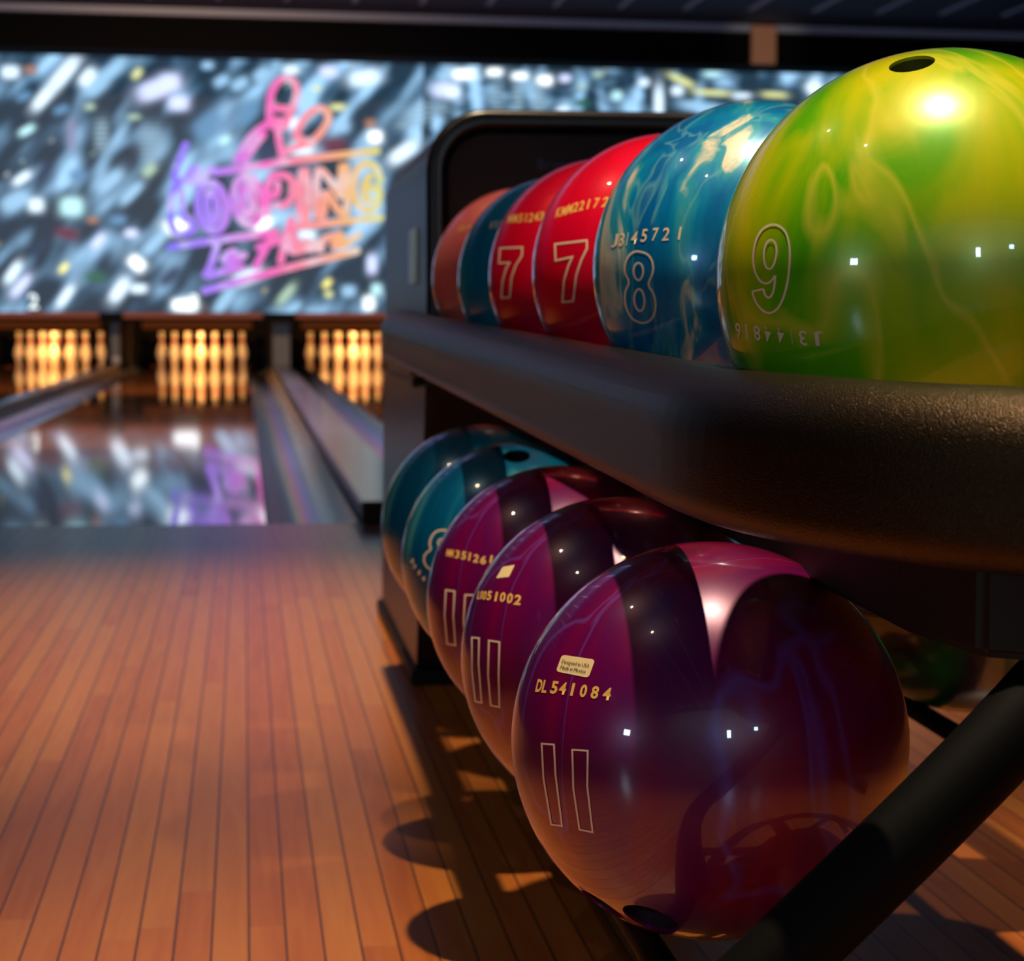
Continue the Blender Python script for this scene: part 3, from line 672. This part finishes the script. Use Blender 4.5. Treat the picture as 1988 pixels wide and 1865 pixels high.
# ------------------------------------------------------------------ balls
hole_mats = {'yellow': mat('shaded_hole_lime', srgb(78, 84, 0), 0.6), 'purple': mat('shaded_hole_purple', srgb(40, 2, 36), 0.6), 'darkteal': mat('shaded_hole_teal', srgb(0, 30, 44), 0.6)}  # darker tones carry the shade inside the holes
def ball(name_mat, loc, label, group, rot=(0, 0, 0), holes=(), seg=(96, 64)):
    """holes: reference pixels where a finger hole of given radius opens"""
    c = Vector(loc); R = RB
    bm = bmesh.new(); bmesh.ops.create_uvsphere(bm, u_segments=seg[0], v_segments=seg[1], radius=R)
    o = link('bowling_ball', bm, MB[name_mat], None, True, loc)
    if holes:
        hd = []
        for h in holes:
            d = Vector(h[:3]).normalized() if len(h) == 4 else to_sphere(h[0], h[1], c, R).normalized()
            hd.append((d, h[-1]))
        bmc = bmesh.new()
        for d, r in hd:
            q = d.to_track_quat('Z', 'Y').to_matrix().to_4x4()
            bmesh.ops.create_cone(bmc, cap_ends=True, segments=40, radius1=r*0.98, radius2=r*1.0, depth=0.07, matrix=Matrix.Translation(d*(R-0.018))@q)
            # flared lip
            bmesh.ops.create_cone(bmc, cap_ends=True, segments=40, radius1=r*0.9, radius2=r*1.6, depth=0.008, matrix=Matrix.Translation(d*(R+0.0006))@q) if False else None
        cut = link('cutter', bmc, M['hole'], None, False, loc)
        md = o.modifiers.new('b', 'BOOLEAN'); md.object = cut; md.operation = 'DIFFERENCE'; md.solver = 'EXACT'
        dg = bpy.context.evaluated_depsgraph_get(); dg.update()
        me = bpy.data.meshes.new_from_object(o.evaluated_get(dg)); o.modifiers.clear(); old = o.data; o.data = me
        bpy.data.objects.remove(cut)
        nor = []
        for p in me.polygons:
            p.use_smooth = True; on = all(abs(me.vertices[i].co.length-R) < 5e-4 for i in p.vertices) and p.normal.dot(p.center.normalized()) > 0.8
            for li in p.loop_indices:
                co = me.vertices[me.loops[li].vertex_index].co
                nor.append(tuple(co.normalized()) if on else tuple(p.normal))
        me.normals_split_custom_set(nor)
        for p in me.polygons: p.material_index = 0
        # added liner inside each hole, recess shade put into its dark colour
        for d, r in hd:
            q = d.to_track_quat('Z', 'Y').to_matrix().to_4x4(); bl = bmesh.new(); sg = 32; rr = []
            zt = math.sqrt(R*R-r*r)
            for (rad, z) in ((r*0.985, zt-0.0015), (r*0.96, R-0.045), (0.0005, R-0.046)):
                rr.append([bl.verts.new(q @ Vector((rad*math.cos(a), rad*math.sin(a), z))) for a in np.linspace(0, 2*PI, sg+1)[:-1]])
            for A, B in zip(rr, rr[1:]):
                for k in range(sg): bl.faces.new((A[k], B[k], B[(k+1) % sg], A[(k+1) % sg]))
            link('finger_hole', bl, hole_mats[name_mat], o, True)
    tag(o, label, 'bowling ball', group)
    return o

def subdiv(pts, closed, step=6):
    out = []; n = len(pts)
    for i in range(n if closed else n-1):
        a, b = pts[i], pts[(i+1) % n]; L_ = math.hypot(b[0]-a[0], b[1]-a[1]); k = max(1, int(L_/step))
        for j in range(k): out.append((a[0]+(b[0]-a[0])*j/k, a[1]+(b[1]-a[1])*j/k))
    if not closed: out.append(pts[-1])
    return out
LIFT = 0.00025
def number(o, loops, w, name='number', m='print'):
    c = o.location; bm = bmesh.new()
    place = lambda x, y: to_sphere(x, y, c, RB+LIFT)
    for L_, smooth in loops:
        L_ = chaikin(L_, True, 2) if smooth else L_
        ribbon_flat(bm, subdiv(L_, True), w, True, place)
    bmesh.ops.recalc_face_normals(bm, faces=bm.faces)
    return link(name, bm, M[m], o, True)
def serial(o, chars, m='print', bold=0.03, name='serial_number', lift=LIFT):
    """chars: (char, px, py, width, (rx,ry) right dir scale, (ux,uy) up vector of full height)"""
    c = o.location; bm = bmesh.new()
    for ch, px, py, wv, uv in chars:
        vs, fs, x0, x1, y0, y1 = glyph(ch, bold)
        bv = []
        for v in vs:
            a = (v[0]-(x0+x1)/2)/max(x1-x0, 0.25); b = (v[1]-(y0+y1)/2)/(y1-y0)
            bv.append(bm.verts.new(to_sphere(px+wv[0]*a+uv[0]*b, py+wv[1]*a+uv[1]*b, c, RB+lift)))
        for f in fs:
            try: bm.faces.new([bv[i] for i in f])
            except ValueError: pass
    return link(name, bm, M[m], o, True)
def patch(o, quad, m, name, r=0.18, lift=LIFT, ink=None):
    c = o.location; bm = bmesh.new(); n = 12
    def uvp(u, v):
        a, b, c_, d = quad
        return ((a[0]*(1-u)+b[0]*u)*(1-v)+(d[0]*(1-u)+c_[0]*u)*v, (a[1]*(1-u)+b[1]*u)*(1-v)+(d[1]*(1-u)+c_[1]*u)*v)
    pts = []; ry = r*1.7
    for cx_, cy_, a0 in ((1-r, ry, -PI/2), (1-r, 1-ry, 0), (r, 1-ry, PI/2), (r, ry, PI)):
        for i in range(6): a = a0+i/5*PI/2; pts.append((cx_+r*math.cos(a), cy_+ry*math.sin(a)))
    for i in range(len(pts)-1, -1, -1):      # extra points along the straight sides
        a, b = pts[i], pts[(i+1) % len(pts)]
        if math.hypot(a[0]-b[0], a[1]-b[1]) > 0.25:
            for t_ in (3, 2, 1): pts.insert(i+1, (a[0]+(b[0]-a[0])*t_/4, a[1]+(b[1]-a[1])*t_/4))
    cen = bm.verts.new(to_sphere(*uvp(.5, .5), c, RB+lift)); prev = None
    for s in (.5, 1.0):
        rg = [bm.verts.new(to_sphere(*uvp(.5+(u-.5)*s, .5+(v-.5)*s), c, RB+lift)) for u, v in pts]
        kk = len(rg)
        for j in range(kk):
            if prev is None: bm.faces.new((cen, rg[j], rg[(j+1) % kk]))
            else: bm.faces.new((prev[j], rg[j], rg[(j+1) % kk], prev[(j+1) % kk]))
        prev = rg
    bmesh.ops.recalc_face_normals(bm, faces=bm.faces)
    return link(name, bm, M[m], o, True), uvp

GU, GL = 'bowling balls on the upper tray', 'bowling balls on the lower rack'
ZU = {0.978: .5306, 1.342: .5435, 1.634: .548, 1.930: .551, 2.214: .5535, 2.525: .561}
def U(y): return (0.331, y, ZU[y])
def Lo(y): return (0.250, y, zlow(y))
yel = ball('yellow', U(0.978), 'large lime-yellow marbled bowling ball marked 9, nearest on the upper tray', GU, holes=[(1770, 122, 0.0105)], seg=(160, 100))
t8 = ball('teal_bright', U(1.342), 'teal and white swirled bowling ball marked 8 beside the lime-yellow ball', GU, seg=(128, 80))
r2 = ball('red', U(1.634), 'red bowling ball marked 7 touching the teal ball marked 8', GU)
r1 = ball('red', U(1.930), 'red bowling ball marked 7 farther back, behind the other red ball', GU)
t2 = ball('teal', U(2.214), 'plain teal bowling ball behind the red balls on the upper tray', GU)
pk = ball('pink', U(2.525), 'salmon pink bowling ball last on the upper tray, at the hood', GU)
p1 = ball('purple', Lo(1.117), 'large purple bowling ball marked 11 with a sticker, nearest on lower rack', GL, holes=[(1262, 1786, 0.0155), (1168, 1758, 0.0135)], seg=(160, 100))
p2 = ball('purple', Lo(1.387), 'purple bowling ball marked 11, second on the lower rack', GL, seg=(128, 80))
p3 = ball('purple', Lo(1.655), 'purple bowling ball marked 11, third on the lower rack beside the teal ones', GL)
q4 = ball('darkteal', Lo(1.929), 'teal bowling ball marked 8 with a hole on top, lower rack', GL, holes=[(1003, 884, 0.0125)])
q5 = ball('darkteal', Lo(2.219), 'teal bowling ball at the far end of the lower rack', GL)
nv = ball('navy', (0.605, 1.715, zlow(1.715)), 'dark navy bowling ball with a green patch, right side under the tray', GL)

def z8(L_): return [(x/6.215+1380, y/6.215+400) for x, y in L_]
def z3(L_): return [(x/2.84+720, y/2.84+200) for x, y in L_]
def crn(L_, idx):   # keep the listed corners sharp through smoothing
    o = []
    for i, p in enumerate(L_): o += [p]*(3 if i in idx else 1)
    return o
nine = z8([(500,1030),(635,1000),(645,1060),(690,1115),(740,1075),(765,990),(778,835),(730,905),(670,940),(600,915),(545,830),(513,720),(510,600),(530,450),(580,325),(650,250),(740,215),(830,235),(905,310),(940,420),(955,550),(948,750),(920,950),(870,1130),(800,1250),(710,1300),(625,1265),(560,1190),(520,1110)])
number(yel, [(crn(nine, (0, 1, 6)), True), (z8([(735,402),(780,440),(797,540),(780,650),(745,735),(702,765),(660,730),(640,650),(640,550),(660,460),(695,412)]), True)], 4.2)
ser = [('J',1308,1598,105),('3',1113,1590,95),('I',975,1573,14),('4',843,1560,80),('4',688,1545,75),('8',557,1530,80),('1',432,1512,45),('6',330,1497,62)]
serial(yel, [(ch, x/6.215+1380, y/6.215+400, (-w/6.215, -w*.12/6.215), (22/6.215, 180/6.215)) for ch, x, y, w in ser], 'print', 0.012)
number(t8, [(z3([(1480,816),(1530,832),(1557,880),(1556,940),(1523,1000),(1562,1050),(1573,1120),(1560,1175),(1530,1208),(1490,1214),(1440,1192),(1410,1140),(1398,1080),(1404,1030),(1428,985),(1400,940),(1398,890),(1420,840),(1450,818)]), True),
            (z3([(1475,878),(1497,892),(1503,930),(1493,965),(1475,980),(1455,962),(1446,925),(1455,890)]), True),
            (z3([(1478,1020),(1500,1040),(1511,1090),(1503,1132),(1487,1150),(1465,1136),(1449,1090),(1455,1045)]), True)], 4.0)
serial(t8, [(ch, x/2.84+720, y/2.84+200, (w/2.84, -w*.05/2.84), (12/2.84, -72/2.84)) for ch, x, y, w in
            [('J',1345,757,34),('3',1383,752,26),('I',1414,748,8),('4',1453,742,34),('5',1507,730,32),('7',1567,724,32),('2',1627,722,38),('1',1703,717,22)]], 'print', 0.015)
number(r2, [(z3([(1015,778),(1190,757),(1192,800),(1160,865),(1132,950),(1115,1092),(1056,1097),(1064,980),(1088,900),(1110,848),(1018,868)]), False)], 3.6)
serial(r2, [(ch, x/2.84+720, y/2.84+200, (w/2.84, -w*.18/2.84), (14/2.84, -54/2.84)) for ch, x, y, w in
            [('K',1035,602,26),('M',1065,595,26),('M',1098,583,28),('2',1130,573,26),('2',1163,565,26),('1',1200,556,16),('7',1244,550,28),('2',1294,544,36)]], 'print_warm', 0.02)
number(r1, [(z3([(712,800),(835,795),(832,842),(800,892),(775,962),(765,1072),(719,1073),(726,980),(745,912),(764,880),(706,882)]), False)], 3.2)
serial(r1, [(ch, x/2.84+720, y/2.84+200, (w/2.84, -w*.08/2.84), (10/2.84, -48/2.84)) for ch, x, y, w in
            [('M',768,638,24),('M',796,636,22),('5',826,634,22),('1',856,632,12),('2',884,630,24),('4',912,626,26),('3',941,622,28)]], 'print_warm', 0.02)
serial(t2, [(ch, x/2.84+720, y/2.84+200, (w/2.84, -w*.05/2.84), (6/2.84, -36/2.84)) for ch, x, y, w in [('J',662,672,16),('3',690,668,16),('1',716,664,10)]], 'print', 0.02)
serial(pk, [(ch, x/2.84+720, y/2.84+200, (w/2.84, -w*.05/2.84), (6/2.84, -24/2.84)) for ch, x, y, w in [('J',486,696,14),('3',506,690,14),('1',524,686,8),('4',543,682,16)]], 'print_warm', 0.02)
# lower rack
number(p1, [([(1051.5,1443),(1075.5,1445),(1078,1500),(1091,1603),(1070,1600),(1055,1510)], False), ([(1111,1455),(1141,1457),(1140,1525),(1150.5,1615),(1125,1610),(1113,1530)], False)], 3.6)
serial(p1, [(ch, x/8.283+1000, y/8.283+1200, (w/8.283, w*.12/8.283), (48/8.283, -205/8.283)) for ch, x, y, w in
            [('D',388,1082,90),('L',480,1095,76),('5',632,1110,108),('4',768,1126,108),('1',925,1142,66),('0',1100,1166,108),('8',1284,1190,118),('4',1478,1214,128)]], 'print_warm', 0.035)
stq = [(1091,1270.5),(1155.5,1280),(1142.5,1315.5),(1079,1303)]
_, uvp = patch(p1, stq, 'sticker', 'sticker', 0.10)
def stext(txt, v0, h, u0, u1):
    tot = []; x = 0
    for ch in txt:
        if ch == ' ': x += .28; continue
        g = glyph(ch, 0.0); tot.append((ch, x, g)); x += (g[3]-g[2])+.07
    c = p1.location; bm = bmesh.new()
    for ch, xo, (vs, fs, x0, x1, y0, y1) in tot:
        bv = []
        for v in vs:
            u = u0+(xo+v[0]-x0)/x*(u1-u0); vv_ = v0-v[1]*h
            bv.append(bm.verts.new(to_sphere(*uvp(u, vv_), c, RB+LIFT*2)))
        for f in fs:
            try: bm.faces.new([bv[i] for i in f])
            except ValueError: pass
    return link('sticker_text', bm, M['ink'], _, True)
stext('Designed in USA', 0.47, 0.30, 0.07, 0.91)
stext('Made in Mexico', 0.80, 0.30, 0.09, 0.86)
number(p2, [([(916,1237),(930,1238.5),(929,1290),(935,1364),(922.6,1361),(916,1300)], False), ([(949,1243),(969.5,1246),(968,1310),(969.5,1372.5),(952.6,1369),(947.5,1310)], False)], 3.2)
serial(p2, [(ch, x/7.646+840, y/7.646+1000, (w/7.646, w*.10/7.646), (30/7.646, -h/7.646)) for ch, x, y, w, h in
            [('L',682,1185,34,120),('0',722,1182,36,125),('0',770,1188,50,130),('5',840,1192,66,135),('1',942,1206,50,140),('0',1040,1214,78,142),('0',1146,1232,84,148),('2',1262,1254,104,150)]], 'print_warm', 0.03)
patch(p2, [(976,1100),(999.5,1096),(988,1119.5),(963,1122)], 'sticker', 'sticker', 0.06)
number(p3, [([(865.6,1145),(882.5,1147.5),(880,1195),(884,1252.5),(868,1249.5),(863,1195)], False), ([(903,1154.6),(922,1155),(918,1205),(921,1262),(903,1259),(900,1205)], False)], 3.2)
serial(p3, [(ch, x/7.646+840, y/7.646+1000, (w/7.646, w*.13/7.646), (22/7.646, -h/7.646)) for ch, x, y, w, h in
            [('M',232,556,52,110),('M',285,562,46,115),('3',366,580,60,120),('5',462,596,72,120),('1',548,612,40,120),('2',644,640,80,120),('6',752,664,84,125),('1',868,650,50,110)]], 'print_warm', 0.03)
number(q4, [([(862,1028),(876,1034),(880,1052),(872,1066),(884,1080),(884,1102),(868,1114),(846,1112),(827,1100),(822,1086),(826,1074),(838,1066),(833,1056),(838,1040),(848,1030)], True),
            ([(860,1044),(868,1052),(862,1062),(852,1060),(850,1050)], True), ([(860,1076),(870,1086),(862,1098),(848,1094),(844,1082)], True)], 3.4)
serial(q4, [(ch, x, y, (7, 4), (3, -9)) for ch, x, y in [('J', 799, 1088), ('3', 804, 1099), ('1', 814, 1111), ('4', 822, 1122)]], 'print', 0.02)
